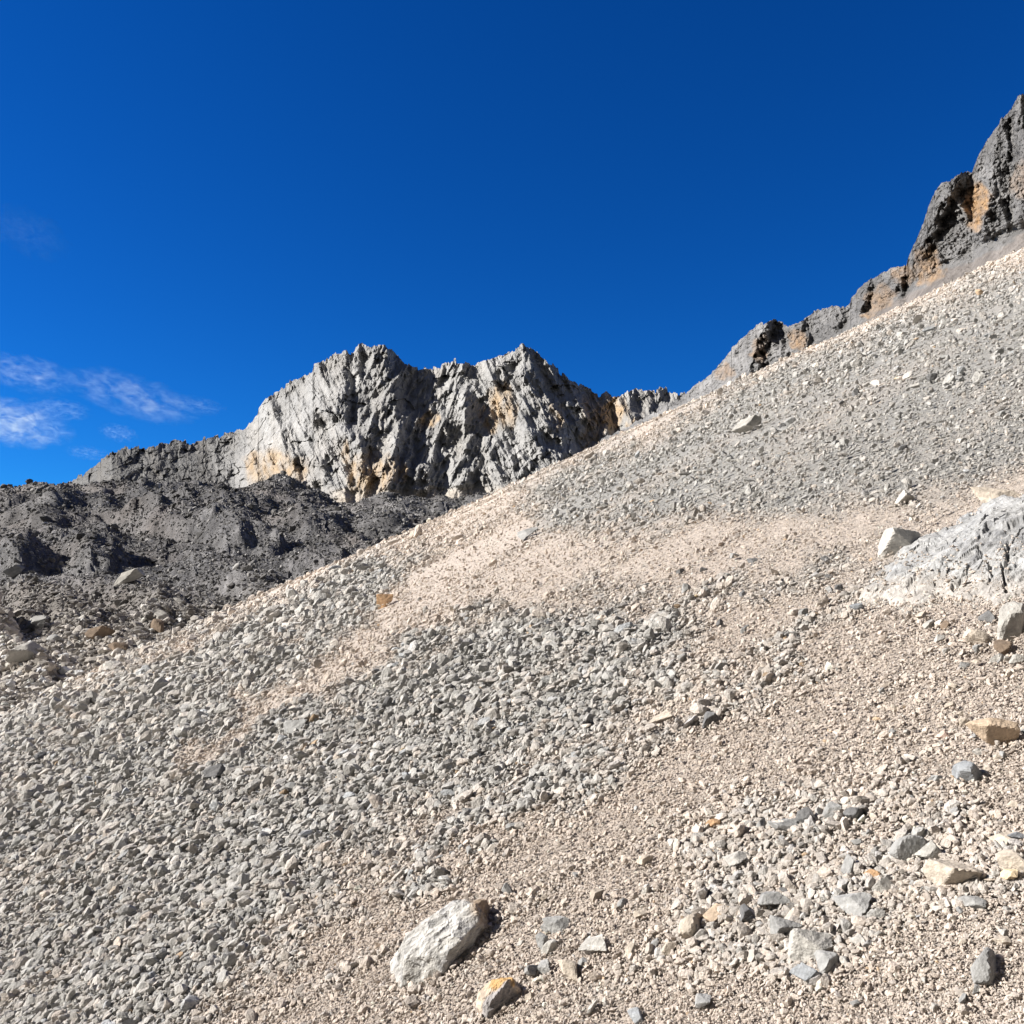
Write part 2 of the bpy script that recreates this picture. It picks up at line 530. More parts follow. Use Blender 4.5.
def moraine_py(px, lr):
    far = sstep(math.log(170), math.log(330), lr)
    yb = np.interp(lr, PROF_R, PROF_Y) + far * (6 - 20 * fbm(px / 75, lr * 2.2, o=3, seed=33))
    h = np.zeros_like(px)
    wx = px + 16 * fbm(px / 50, lr * 5, o=3, seed=5)
    wl = lr + .06 * fbm(px / 60, lr * 5, o=3, seed=6)
    for hx, hr, sx, sl, a in HUM:
        q = np.sqrt(((wx - hx) / np.where(wx > hx, .72 * sx, 1.2 * sx)) ** 2 + ((wl - math.log(hr) + .0022 * (wx - hx)) / sl) ** 2)
        h = np.maximum(h, 1.15 * a * np.clip(1.15 - q ** 1.7, 0, 1))
    fade = sstep(math.log(26), math.log(70), lr)
    h = h + fade * (5 * fbm(px / 80, lr * 4, o=2, seed=21) + 7 * ridged(wx / 150, wl * 7, o=2, seed=28) + 1.6 * facets(wx / 30, wl * 9, seed=3, tilt=1.0, step=.5)
                    + 1.3 * facets(wx / 9, wl * 30, seed=4, tilt=1.0, step=.6) + 1.5 * fbm(px / 22, lr * 12, o=4, seed=25))
    return yb - h + 7 * fade + 15 * sstep(250, 360, px) * sstep(math.log(180), math.log(400), lr)


mx = np.linspace(-420, 680, 900); ml = np.linspace(math.log(9), math.log(800), 620)
MX, ML = np.meshgrid(mx, ml, indexing='ij')


def moraine_pt(px, lr):
    xs, _ = ray(px, 560)
    _, zs = ray(512, moraine_py(px, lr))
    yy = np.exp(lr)
    return xs * yy, yy, H + zs * yy


x, y, z = moraine_pt(MX, ML)
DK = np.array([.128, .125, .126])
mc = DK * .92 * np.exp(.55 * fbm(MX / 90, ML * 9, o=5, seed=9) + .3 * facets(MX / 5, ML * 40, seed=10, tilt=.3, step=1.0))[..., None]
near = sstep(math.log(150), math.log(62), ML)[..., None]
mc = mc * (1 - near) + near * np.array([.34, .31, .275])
brown = np.clip(.2 + 1.3 * fbm(MX / 90, ML * 4, o=3, seed=13), 0, 1)[..., None]
mc = mc * (1 - .4 * brown) + .4 * brown * np.array([.15, .122, .105])
mor = mesh_obj('moraine', np.stack([x, y, z], -1).reshape(-1, 3), grid_faces(len(mx), len(ml), True), MAT_MORAINE, False, mc.reshape(-1, 3))
tag(mor, kind='structure')

# rubble on the moraine
n = 140000
gx = rng.uniform(-200, 560, n); lr = rng.uniform(math.log(30), math.log(760), n)
x, y, z = moraine_pt(gx, lr)
yy = np.exp(lr)
near = sstep(math.log(160), math.log(60), lr)
spx = (1.45 + 2.6 * near) * np.exp(rng.normal(0, .5, n)); spx = np.minimum(spx, 11)
S = spx * yy / F * 1.2
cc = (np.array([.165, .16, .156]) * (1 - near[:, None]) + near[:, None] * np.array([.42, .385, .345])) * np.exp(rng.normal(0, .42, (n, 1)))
scatter('moraine_rubble', np.stack([x, y, z + S * .1], -1), S[:, None] * np.exp(rng.normal(0, .15, (n, 3))),
        np.stack([rng.normal(0, .5, n), rng.normal(0, .5, n), rng.uniform(0, 6.28, n)], -1), rng.integers(0, 16, n), np.clip(cc, .03, .6), PC,
        'dark grey rock rubble strewn over the moraine in the valley')

# ------------------------------------------------------------------ mountain massif
SKY_M = [(-300, 470), (-120, 482), (0, 488), (30, 486), (60, 490), (78, 478), (95, 466), (112, 452), (140, 447), (165, 444), (190, 443), (212, 437), (235, 431),
         (247, 424), (258, 408), (268, 396), (280, 388), (300, 377), (318, 366), (332, 357), (345, 350), (353, 354), (359, 344), (370, 347), (384, 345),
         (394, 352), (405, 364), (418, 368), (440, 367), (452, 362), (464, 363), (472, 367), (490, 359), (504, 353), (515, 348), (523, 341), (531, 347), (543, 357),
         (556, 366), (568, 378), (580, 384), (592, 391), (599, 396), (606, 392), (617, 396), (628, 389), (642, 388), (655, 390), (672, 391), (690, 393), (720, 400), (800, 420), (950, 470)]
# ribs: polyline, lit-side width, shade-side width, relief in m (down the face from the crest)
RIBS = [([(350, 340), (344, 372), (336, 402), (330, 432)], 70, 18, 24), ([(384, 345), (388, 372), (398, 398), (404, 425)], 26, 9, 14),
        ([(470, 360), (446, 390), (420, 420), (400, 448), (385, 500)], 34, 14, 24),
        ([(440, 366), (420, 392), (404, 412)], 14, 10, 10),
        ([(523, 340), (500, 368), (478, 390), (460, 425), (448, 500)], 48, 24, 34),
        ([(524, 340), (538, 380), (560, 420), (580, 500)], 45, 12, 28), ([(545, 354), (566, 392), (590, 430)], 20, 8, 14),
        ([(600, 388), (606, 420), (608, 480)], 18, 8, 16), ([(628, 386), (634, 420), (638, 480)], 16, 7, 14), ([(660, 388), (664, 420), (668, 480)], 18, 8, 12),
        ([(270, 395), (282, 430), (296, 470), (304, 520)], 40, 9, 16), ([(318, 366), (310, 395), (306, 430), (318, 470)], 24, 7, 12),
        ([(240, 425), (250, 450), (262, 500)], 40, 8, 14), ([(420, 425), (436, 450), (430, 500)], 22, 9, 16),
        ([(478, 400), (500, 430), (520, 500)], 22, 9, 16), ([(350, 430), (362, 455), (366, 500)], 22, 9, 14), ([(112, 450), (118, 470), (124, 500)], 26, 10, 10)]


def sheet(name, skyl, ybase, dist_base, dist_crest, disp, color, mat, x0, x1, nx, nv, jag=1.5, power=1.0, back=1.0):
    """rock face from its foot up to the crest, then down a back slope"""
    xs = np.linspace(x0, x1, nx)
    sk = np.array(skyl, float)
    crest = np.interp(xs, sk[:, 0], sk[:, 1])
    crest = crest + jag * (1.2 * facets(xs / 17, xs * 0 + 8, seed=60, tilt=.8, step=.5) + facets(xs / 7, xs * 0, seed=61, tilt=.8, step=.6) * .9 + facets(xs / 3, xs * 0 + 4, seed=62, tilt=.8, step=.6) * .5)
    nb = 40
    v = np.concatenate([np.linspace(0, 1, nv), 1 + np.linspace(0, 1, nb + 1)[1:]])
    XX, V = np.meshgrid(xs, v, indexing='ij')
    CR = crest[:, None]; CS = np.interp(xs, sk[:, 0], sk[:, 1])[:, None]
    vf = np.minimum(V, 1)
    yb = (np.interp(xs, *np.array(ybase, float).T) if not np.isscalar(ybase) else np.full(nx, ybase))[:, None]
    YY = yb + (CR - yb) * vf
    db = dist_base(xs)[:, None]; dc = dist_crest(xs)[:, None]
    D = db + (dc - db) * ((yb - YY) / (yb - CS))
    dsp = disp(XX, YY, vf)
    D = D - dsp
    xr, zr = ray(XX, YY)
    bk = np.maximum(V - 1, 0) * back
    Yw = D + bk * dc * .8
    Xw = xr * D + xr * bk * dc * .8
    Zw = H + zr * D - bk * dc * .55 - bk * 12 * ridged(XX / 40, V * 6, o=3, seed=71)
    cl = color(XX, YY, vf)
    o = mesh_obj(name, np.stack([Xw, Yw, Zw], -1).reshape(-1, 3), grid_faces(nx, len(v), True), mat, False, cl.reshape(-1, 3))
    tag(o, kind='structure')
    return o


def massif_disp(x, y, v):
    wx = x + 2.6 * fbm(x / 9, y / 9, o=3, seed=81) + 5 * fbm(x / 40, y / 40, o=2, seed=83)
    wy = y + 2.6 * fbm(x / 9, y / 9, o=3, seed=82)
    d = np.zeros_like(x)
    for pts, wl, wr, a in RIBS:
        dd, s, t = line_d(wx, wy, pts)
        w = np.where(s > 0, wl, wr)        # the polyline goes down the face
        d = np.maximum(d, 1.3 * a * np.clip(1 - dd / w, 0, 1) * sstep(1.02, .7, t))
    # gullies leaning either way, over a net of fine joints
    ua, qa = x * .93 + y * .36, -x * .36 + y * .93
    ub, qb = x * .90 - y * .44, x * .44 + y * .90
    xm = x + 30 * fbm(x / 60, y / 60, o=2, seed=87)
    m = np.maximum(sstep(372, 335, xm), sstep(455, 500, xm))
    arm = .2 + .8 * sstep(225, 265, x)
    d = d + (1 - arm) * (9 * facets(wx / 17, wy / 11, seed=103, tilt=1.4, step=.5) + 4 * facets(wx / 7, wy / 5, seed=104, tilt=1.4, step=.6))
    d = d + arm * 24 * (crag(ua / 44, qa / 150, 5, 91) * (1 - m) + crag(ub / 44, qb / 150, 5, 92) * m)
    k = np.clip(.55 + 1.5 * fbm(x / 45, y / 32, o=3, seed=88), 0, 1.5) * (.25 + .75 * sstep(225, 265, x))
    d = d + k * 10 * (crag(ua / 13, qa / 42, 5, 97) * (1 - m) + crag(ub / 13, qb / 42, 5, 98) * m) + 4.5 * crag(x / 19, y / 24, 5, 93) + 5 * facets(wx / 24, wy / 20, seed=99, tilt=1.3, step=.4)
    d = d + .22 * saw(qb * .9 + ub * .1, ub, 11, 95)
    d = d + 3.4 * facets(ua / 7.5, qa / 12, seed=94, tilt=1.4, step=.4) + 1.3 * facets(x / 3.6, y / 4.6, seed=96, tilt=1.3, step=.5)
    ap = sstep(512, 462, y + 7 * fbm(x / 20, y / 9, o=3, seed=101))      # smooth scree apron at the foot
    return d * (.15 + .85 * ap)


STAIN_M = [(276, 474, 34, 26), (372, 470, 22, 24), (605, 412, 22, 26), (500, 408, 18, 26), (252, 462, 14, 12), (352, 476, 10, 22), (343, 455, 6, 14), (490, 420, 14, 18), (430, 420, 12, 10), (604, 420, 9, 22),
           (590, 440, 10, 16), (640, 425, 12, 12), (555, 420, 9, 16), (400, 470, 8, 14)]


def massif_col(x, y, v):
    c = np.array([.30, .298, .294]) * np.exp(.24 * fbm(x / 40, y / 40, o=5, seed=96))[..., None]
    lo = np.zeros_like(x)
    na, nb_ = 8 * fbm(x / 12, y / 25, o=3, seed=97), 8 * fbm(x / 14, y / 20, o=3, seed=98)
    for sx, sy, a, b in STAIN_M:
        q = ((x - sx + na) / a) ** 2 + ((y - sy + nb_) / b) ** 2
        lo = np.maximum(lo, sstep(1.2, .3, q))
    lo = (lo * (.65 + .6 * fbm(x / 5, y / 12, o=3, seed=99)))[..., None].clip(0, 1)
    c = c * (1 - .85 * lo) + .85 * lo * np.array([.40, .285, .165])
    st = np.clip(.1 + 1.1 * fbm(x / 18, y / 60, o=4, seed=100), 0, 1)[..., None]
    c = c * (1 - .22 * st) + .22 * st * np.array([.40, .345, .275])
    left = sstep(250, 200, x)[..., None]       # left arm faces away from the sun: its shade is put into the colour
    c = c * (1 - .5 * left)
    sc = (sstep(485, 497, y + 5 * fbm(x / 20, y / 9, o=3, seed=101)) * sstep(320, 345, x))[..., None]   # pale scree at the foot
    return c * (1 - sc) + sc * np.array([.43, .385, .33])


MX_ = [-300, 60, 112, 235, 345, 400, 480, 525, 600, 720, 900]; MD_ = [1150, 1120, 1080, 1200, 1062, 1072, 1076, 1042, 1030, 1010, 1010]
sheet('mountain', SKY_M, 560, lambda x: np.interp(x, MX_, MD_) * .56, lambda x: np.interp(x, MX_, MD_), massif_disp, massif_col, MAT_PEAK, -300, 900, 1500, 330, jag=2.8)

# ------------------------------------------------------------------ right-hand cliff above the scree
SKY_C = [(600, 440), (660, 408), (684, 395), (700, 382), (716, 368), (730, 352), (744, 338), (756, 326), (768, 320), (776, 319), (788, 325), (800, 323), (815, 312),
         (830, 307), (846, 305), (856, 295), (868, 282), (880, 272), (895, 266), (906, 264), (912, 248), (920, 230), (926, 212), (933, 195), (942, 183),
         (955, 177), (966, 172), (972, 174), (978, 158), (988, 138), (1000, 122), (1012, 108), (1018, 97), (1030, 90), (1080, 50), (1150, -10), (1300, -60)]
BASE_C = [(600, 480), (690, 440), (800, 400), (900, 345), (1024, 290), (1300, 180)]
CRIBS = [([(768, 316), (757, 345), (750, 372), (745, 400)], 40, 10, 8), ([(800, 320), (806, 345), (800, 370)], 18, 7, 4),
         ([(906, 262), (900, 290), (898, 320)], 30, 10, 5), ([(868, 282), (862, 310), (858, 335)], 22, 8, 4),
         ([(958, 176), (940, 205), (926, 235), (915, 262)], 40, 11, 6), ([(1000, 120), (992, 170), (985, 215), (975, 240)], 10, 30, 5),
         ([(1020, 95), (1030, 170), (1034, 230)], 30, 12, 6), ([(850, 304), (838, 325), (830, 345)], 24, 8, 3)]


def cliff_scale(x):
    return np.interp(x, [600, 700, 850, 1024, 1300], [1.9, 1.6, 1.2, 1.0, .9])


def strip_y(x, y):
    return np.interp(x, [600, 800, 850, 900, 950, 1024, 1300], [515, 360, 331, 300, 271, 234, 100]) + 5 * fbm(x / 15, y / 9, o=3, seed=200)


def cliff_disp(x, y, v):
    wx = x + 3 * fbm(x / 10, y / 10, o=3, seed=181)
    wy = y + 3 * fbm(x / 10, y / 10, o=3, seed=182)
    d = np.zeros_like(x)
    for pts, wl, wr, a in CRIBS:
        dd, s, t = line_d(wx, wy, pts)
        w = np.where(s > 0, wl, wr)
        d = np.maximum(d, a * np.clip(1 - dd / w, 0, 1) * sstep(1.02, .9, t))
    bq0, bu0 = x * .5 + y * .87, x * .87 - y * .5
    d = d + 1.6 * crag(x / 30, y / 40, 6, 191)
    bq, bu = x * .5 + y * .87, x * .87 - y * .5           # bedding rises to the right
    d = d + .05 * saw(bq, bu, 13, 186) + .05 * saw(bq, bu, 5.5, 187) + .07 * saw(-bu, bq, 9, 188)
    d = d + .35 * facets(bu / 8, bq / 4, seed=193, tilt=1.2, step=.5)
    d = d + .32 * facets(x / 3, y / 2.2, seed=194, tilt=1.2, step=.6)
    d = d + .5 * fbm(x / 8, y / 8, o=4, seed=195)
    return d * (.08 + .92 * sstep(2, -26, y - strip_y(x, y))) * cliff_scale(x)


STAIN_C = [(976, 205, 14, 26, 1.0), (928, 265, 14, 22, .6), (940, 285, 12, 16, .5), (880, 300, 18, 16, .45), (905, 275, 12, 12, .5), (760, 350, 9, 14, .5), (800, 338, 10, 14, .6),
           (725, 372, 10, 10, .4), (1020, 180, 10, 20, .3), (870, 318, 8, 9, .6)]


def cliff_col(x, y, v):
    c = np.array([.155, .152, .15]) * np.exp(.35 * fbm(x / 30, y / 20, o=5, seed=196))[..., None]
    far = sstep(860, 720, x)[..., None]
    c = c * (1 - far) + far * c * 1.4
    na, nb_, nc = 7 * fbm(x / 12, y / 12, o=3, seed=197), 7 * fbm(x / 12, y / 12, o=3, seed=198), .75 + .5 * fbm(x / 5, y / 6, o=3, seed=199)
    for sx, sy, a, b, k in STAIN_C:
        q = ((x - sx + na) / a) ** 2 + ((y - sy + nb_) / b) ** 2
        lo = (k * sstep(1.2, .35, q) * nc).clip(0, 1)[..., None]
        c = c * (1 - lo) + lo * np.array([.36, .225, .115])
    sc = sstep(-2, 3, y - strip_y(x, y))[..., None]     # scree at the foot of the cliff, its shade painted into the colour
    return c * (1 - sc) + sc * np.array([.175, .158, .147])


def cd_base(x):
    return np.interp(x, [600, 690, 800, 900, 1024, 1300], [210, 170, 130, 105, 88, 80])


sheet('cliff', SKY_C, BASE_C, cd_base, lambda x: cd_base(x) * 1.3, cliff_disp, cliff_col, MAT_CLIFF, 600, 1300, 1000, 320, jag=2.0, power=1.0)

# ------------------------------------------------------------------ individual stones
SHAPES = []
for k in range(18):
    v, f = rock_shape(4, 500 + k, nplanes=8 + k % 4, flat=[(1, .75, .56), (1, .58, .5), (1, .85, .7), (1, .68, .38)][k % 4], rough=.016, dmin=.34, dmax=.7)
    me_o = mesh_obj('stone', v, f, MAT_STONE, False)
    SHAPES.append(me_o.data)
    bpy.data.objects.remove(me_o)
FLAT = [k for k in range(18) if k % 4 == 3]
BLOCK = [k for k in range(18) if k % 4 in (0, 2)]
KIND = {'grey': (.315, .31, .298), 'dark': (.16, .157, .155), 'pale': (.43, .41, .375), 'tan': (.49, .425, .35), 'blue': (.295, .305, .315),
        'white': (.58, .55, .50), 'ochre': (.47, .365, .265), 'brown': (.22, .165, .12), 'rust': (.44, .28, .16), 'pink': (.58, .44, .37), 'yellow': (.58, .46, .29)}
NRM = Vector((-SA, -SB, 1)).normalized()


def place_stone(px, py, wpx, kind, label, group=None, name='stone', shape=None, rz=None, squash=1.0, on='slope', dist=None, sink=.22, tilt=.25, cat=None):
    if on == 'slope':
        hx, hy, ok = slope_hit(np.array([px]), np.array([py + wpx * .18]))
        if not ok[0]: return None
        x, y = float(hx[0]), float(hy[0]); z = float(slope_z(hx, hy)[0]); n = NRM
    else:
        lr = np.linspace(math.log(30), math.log(450), 500)
        _, _, _ = 0, 0, 0
        yy = moraine_py(np.full(500, float(px)), lr)
        k = int(np.argmin(np.where(np.minimum.accumulate(yy) == yy, np.abs(yy - (py + wpx * .2)), 1e9)))
        X_, Y_, Z_ = moraine_pt(np.array([float(px)]), lr[k:k + 1])
        x, y, z = float(X_[0]), float(Y_[0]), float(Z_[0]); n = Vector((0, 0, 1))
    s = wpx * y / F * 1.08
    o = bpy.data.objects.new(name, SHAPES[random.randrange(18) if shape is None else shape])
    COL.objects.link(o)
    q = n.to_track_quat('Z', 'Y').to_matrix()
    rot = q @ Euler((random.gauss(0, tilt), random.gauss(0, tilt), random.uniform(0, 6.28) if rz is None else rz)).to_matrix()
    o.rotation_euler = rot.to_euler()
    o.scale = (s, s, s * squash)
    o.location = Vector((x, y, z)) + n * s * squash * (.36 - sink)
    c = KIND[kind] if isinstance(kind, str) else kind
    j = math.exp(random.gauss(0, .07))
    o.color = (c[0] * j, c[1] * j, c[2] * j, 1)
    tag(o, label, cat or ('boulder' if name == 'boulder' else 'stone'), group)
    return o


SPEC = [
    # px, py, width, colour, label, extra
    (998, 734, 44, 'ochre', 'elongated ochre and tan stone on pale gravel by the right edge', dict(rz=.5, shape=13, squash=1.6)),
    (965, 772, 30, 'blue', 'blue-grey pyramid-shaped stone just below the ochre stone on the right', dict(shape=2)),
    (957, 871, 50, 'tan', 'large pinkish tan stone with a brown shaded end near the lower right edge', dict(rz=.3, shape=0)),
    (1019, 862, 32, 'tan', 'pale tan stone cut by the right edge, beside the big pinkish tan stone', dict()),
    (1001, 838, 24, 'tan', 'tan stone with a dark shadow next to a blue-grey stone at the right edge', dict()),
    (1019, 836, 22, 'blue', 'blue-grey stone at the right edge above the pale tan stone', dict()),
    (710, 719, 20, 'dark', 'dark grey stone alone on smooth tan gravel right of the centre', dict()),
    (664, 717, 24, 'tan', 'flat tan stone with a dark shadow left of the lone dark grey stone', dict(shape=3, squash=.8)),
    (784, 823, 27, 'grey', 'flat grey stone with a pale top, upper left in the rubble patch', dict(shape=3)),
    (806, 818, 21, 'dark', 'dark mottled stone touching the right of a flat grey stone in the rubble patch', dict()),
    (832, 812, 21, 'grey', 'grey stone with a black shaded side at the top of the rubble patch', dict()),
    (857, 814, 19, 'dark', 'small dark stone right of the grey stone with a black shaded side', dict()),
    (911, 848, 32, 'grey', 'chunky upright grey stone with a black shadow, upper right in the rubble patch', dict(shape=2, squash=1.15)),
    (931, 853, 25, 'pale', 'pale grey-tan stone leaning beside the chunky upright grey stone', dict()),
    (851, 867, 26, 'grey', 'pale grey rounded stone at the middle of the rubble patch', dict(shape=0)),
    (886, 884, 24, 'pale', 'pale stone right of a small rust-coloured chip in the rubble patch', dict()),
    (873, 874, 14, 'rust', 'small rust-coloured chip between the grey stones of the rubble patch', dict()),
    (852, 903, 36, 'grey', 'flat long grey slab at the lower edge of the rubble patch', dict(shape=7, rz=.45)),
    (740, 859, 25, 'pale', 'white and grey two-toned stone at the left of the rubble patch', dict()),
    (748, 912, 31, 'dark', 'dark grey angular stone with a black gap below, lower left in the rubble patch', dict()),
    (774, 901, 32, 'grey', 'flat grey stone lying right of the dark angular stone', dict(shape=11, rz=.2)),
    (784, 925, 31, 'grey', 'grey broken stone just below the flat grey stone in the rubble patch', dict()),
    (693, 924, 31, 'tan', 'tan wedge-shaped stone with a dark shaded right face', dict(shape=2)),
    (720, 910, 28, 'ochre', 'thin ochre flake lying beside the dark angular stone', dict(shape=3, squash=.7)),
    (812, 943, 42, 'pale', 'long pale grey slab tilted up to the right, below the rubble patch', dict(shape=1, rz=.6, squash=.9)),
    (807, 974, 28, 'blue', 'smooth blue-grey stone just below the long pale slab', dict(shape=0)),
    (828, 962, 26, 'grey', 'rough grey stone right of the smooth blue-grey stone', dict()),
    (986, 965, 37, 'grey', 'grey-tan block near the lower right corner of the photo', dict(shape=2)),
    (1003, 940, 15, 'tan', 'small upright tan stone with a black shadow above the grey-tan corner block', dict()),
    (973, 901, 24, 'grey', 'low grey broken stone just under the big pinkish tan stone', dict(squash=.7)),
    (943, 735, 12, 'pink', 'small salmon pink stone left of the ochre stone', dict()),
    (714, 822, 14, 'rust', 'orange-brown chip left of the rubble patch', dict()),
    (706, 999, 22, 'grey', 'flat grey stone near the bottom edge below the tan wedge', dict(shape=3)),
    (556, 923, 26, 'grey', 'grey shard right of the big boulder and its shadow', dict(shape=7, rz=.7)),
    (598, 943, 28, 'pale', 'pale blue-grey slab lower right of the big boulder', dict(shape=3, rz=.5)),
    (572, 966, 30, 'tan', 'low tan-grey stone between the pale slab and the orange-topped stone', dict()),
    (533, 968, 21, 'grey', 'round grey stone just above and right of the orange-topped stone', dict(shape=0)),
    (637, 1016, 17, 'blue', 'blue-grey stone at the very bottom edge right of centre', dict()),
    (405, 750, 11, 'yellow', 'small yellow stone among the grey rubble left of centre', dict()),
    (647, 888, 11, 'white', 'small whitish stone on the gravel right of the big boulder', dict()),
    (445, 699, 14, 'dark', 'small dark stone in the grey rubble near the middle of the slope', dict()),
    (596, 892, 16, 'tan', 'tan stone upper right of the big boulder', dict()),
    (115, 890, 15, 'tan', 'tan angular stone standing out in the grey rubble on the lower left', dict()),
    (68, 922, 13, 'tan', 'flat cream-tan stone low on the far left grey rubble', dict(shape=3)),
    (43, 813, 19, 'grey', 'grey pointed stone near the left edge of the scree', dict()),
    (297, 723, 31, 'grey', 'long grey slab with a black shadow under it, right of the tan streak', dict(shape=1, rz=.1, squash=.7)),
    (196, 719, 16, 'dark', 'small dark stone left of the tan streak', dict()),
    (217, 769, 26, 'dark', 'dark grey stone with a deep shadow at the foot of the tan streak', dict()),
    (41, 757, 14, 'dark', 'dark stone near the left edge, below the moraine', dict()),
    (386, 600, 19, 'rust', 'orange-brown stone with a black shadow on the tan upper scree', dict(shape=1, rz=.5)),
    (748, 421, 30, 'pale', 'pale boulder with a dark right side high on the scree below the far ridge', dict(name='boulder', shape=0)),
    (695, 598, 10, 'yellow', 'tiny cream-yellow stone on the tan gravel above the centre right', dict()),
    (905, 496, 20, 'pale', 'pale flat-faced boulder above the bedrock outcrop', dict(name='boulder')),
    (903, 538, 38, 'pale', 'pale slab with a brown undercut side, left of the bedrock outcrop', dict(name='boulder', shape=1, rz=.7)),
    (993, 491, 44, 'tan', 'tan rock ledge with a dark crack above the bedrock outcrop', dict(name='boulder', shape=7, rz=.3, squash=.6)),
    (1014, 622, 44, 'pale', 'pale pinkish block below the outcrop at the right edge', dict(name='boulder', shape=2)),
    (1003, 643, 26, 'brown', 'dark brown stone wedged under the pale pinkish block', dict()),
    (976, 636, 26, 'tan', 'tan block left of the dark brown stone below the outcrop', dict()),
    (946, 624, 13, 'brown', 'small brown stone below the middle of the outcrop', dict()),
    (990, 616, 16, 'dark', 'dark stone in the gap between outcrop and pale pinkish block', dict()),
    (858, 606, 16, 'blue', 'bluish stone left of the tip of the outcrop', dict()),
    (525, 529, 26, 'grey', 'low grey ledge stone high on the scree near the tan and grey border', dict(shape=7, rz=.3, squash=.7)),
    (1018, 655, 18, 'pale', 'pale stone at the right edge under the dark brown stone', dict()),
]
for px, py, w, kind, label, kw in SPEC:
    place_stone(px, py, w, kind, label, **kw)

MOR = [(33, 654, 36, 'pale', 'large pale boulder with a dark right face at the left edge where scree meets moraine', dict(shape=6, squash=1.25, rz=2.2)),
       (104, 633, 26, 'brown', 'dark brown boulder at the foot of the moraine, upper one of the brown pair', dict(shape=0)),
       (124, 646, 27, 'brown', 'low reddish brown boulder at the moraine foot, lower one of the brown pair', dict(shape=8, squash=.8)),
       (162, 627, 20, 'brown', 'brown boulder with a pale cap right of the brown pair', dict(shape=2)),
       (140, 632, 14, 'pale', 'small pale boulder between the brown boulders at the moraine foot', dict()),
       (163, 615, 17, 'pale', 'pale boulder above the pale-capped brown boulder', dict()),
       (42, 624, 28, 'grey', 'grey broken boulder above the large pale boulder on the left', dict(shape=8)),
       (132, 577, 28, 'pale', 'pale grey rock standing out from the dark middle of the moraine', dict()),
       (16, 570, 20, 'grey', 'pale grey rock on the moraine near the left edge', dict()),
       (180, 600, 12, 'pale', 'small pale rock on the moraine right of the brown boulders', dict()),
       (60, 640, 16, 'grey', 'grey rock right of the grey broken boulder', dict()),
       (85, 618, 14, 'pale', 'pale rock above the upper brown boulder', dict())]
for px, py, w, kind, label, kw in MOR:
    place_stone(px, py, w, kind, label, name='boulder', on='moraine', **kw)

# further loose stones, too alike to tell apart, in groups by where they lie
GROUPS = [
    (20, CLUSTER, (9, 15), ['grey', 'grey', 'dark', 'pale', 'tan'], 'fist-sized angular stone in the grey and tan rubble patch on the lower right', 'stones of the lower right rubble patch'),
    (42, [(20, 800), (220, 790), (330, 720), (560, 650), (600, 690), (470, 790), (330, 870), (200, 1000), (20, 1010)], (9, 15), ['grey', 'grey', 'grey', 'dark', 'pale'],
     'grey angular stone sticking out of the grey rubble on the lower left slope', 'larger stones of the grey lower left rubble'),
    (24, [(500, 880), (680, 820), (690, 1010), (530, 1015)], (9, 17), ['tan', 'pale', 'grey', 'tan'], 'tan or grey stone on the pale gravel between the big boulder and the rubble patch', 'stones right of the big boulder'),
    (22, [(880, 680), (1015, 660), (1015, 810), (900, 770)], (8, 14), ['tan', 'pale', 'grey'], 'small stone on the pale gravel around the ochre stone', 'stones on the gravel by the right edge'),
    (26, [(560, 520), (700, 440), (900, 345), (1010, 320), (1010, 450), (840, 500)], (8, 13), ['grey', 'grey', 'pale', 'dark'], 'grey stone on the high grey scree below the cliff', 'larger stones of the high grey scree'),
    (20, [(620, 560), (860, 530), (880, 640), (700, 700)], (8, 13), ['grey', 'dark', 'tan'], 'stone with a small dark shadow on the smooth tan gravel left of the outcrop', 'stones on the tan gravel left of the outcrop'),
    (16, [(400, 880), (590, 755), (600, 770), (420, 895)], (8, 13), ['dark', 'grey'], 'dark grey stone in the narrow dark streak above the big boulder', 'stones of the dark streak'),
    (14, [(20, 700), (200, 650), (330, 590), (360, 600), (200, 720), (30, 780)], (8, 13), ['grey', 'dark', 'pale'], 'grey stone on the upper left scree close to the moraine', 'stones of the upper left scree'),
    (16, [(840, 920), (1010, 890), (1015, 1010), (850, 1010)], (8, 15), ['tan', 'grey', 'pale'], 'small stone on the pale gravel in the lower right corner', 'stones of the lower right corner'),
    (12, [(930, 605), (1015, 660), (990, 680), (900, 640)], (9, 15), ['pale', 'tan', 'grey'], 'broken stone in the rubble just below the outcrop', 'stones below the outcrop'),
]
for cnt, poly, (w0, w1), kinds, label, group in GROUPS:
    P = np.array(poly, float); lo, hi = P.min(0), P.max(0); k = 0
    while k < cnt:
        q = np.array([[random.uniform(lo[0], hi[0]), random.uniform(lo[1], hi[1])]])
        if poly_sd(q[:, 0], q[:, 1], poly)[0] < 0: continue
        if place_stone(q[0, 0], q[0, 1], w0 + (w1 - w0) * random.random() ** 1.8, random.choice(kinds), label, group): k += 1

# ------------------------------------------------------------------ the big pale boulder
def frame_at(px, py):
    hx, hy, ok = slope_hit(np.array([float(px)]), np.array([float(py)]))
    x, y = float(hx[0]), float(hy[0])
    return Vector((x, y, float(slope_z(hx, hy)[0]))), y


def slope_axes(px0, py0, px1, py1):
    a, _ = frame_at(px0, py0); b, _ = frame_at(px1, py1)
    e1 = (b - a); e1 = (e1 - NRM * e1.dot(NRM)).normalized()
    return e1, NRM.cross(e1).normalized()


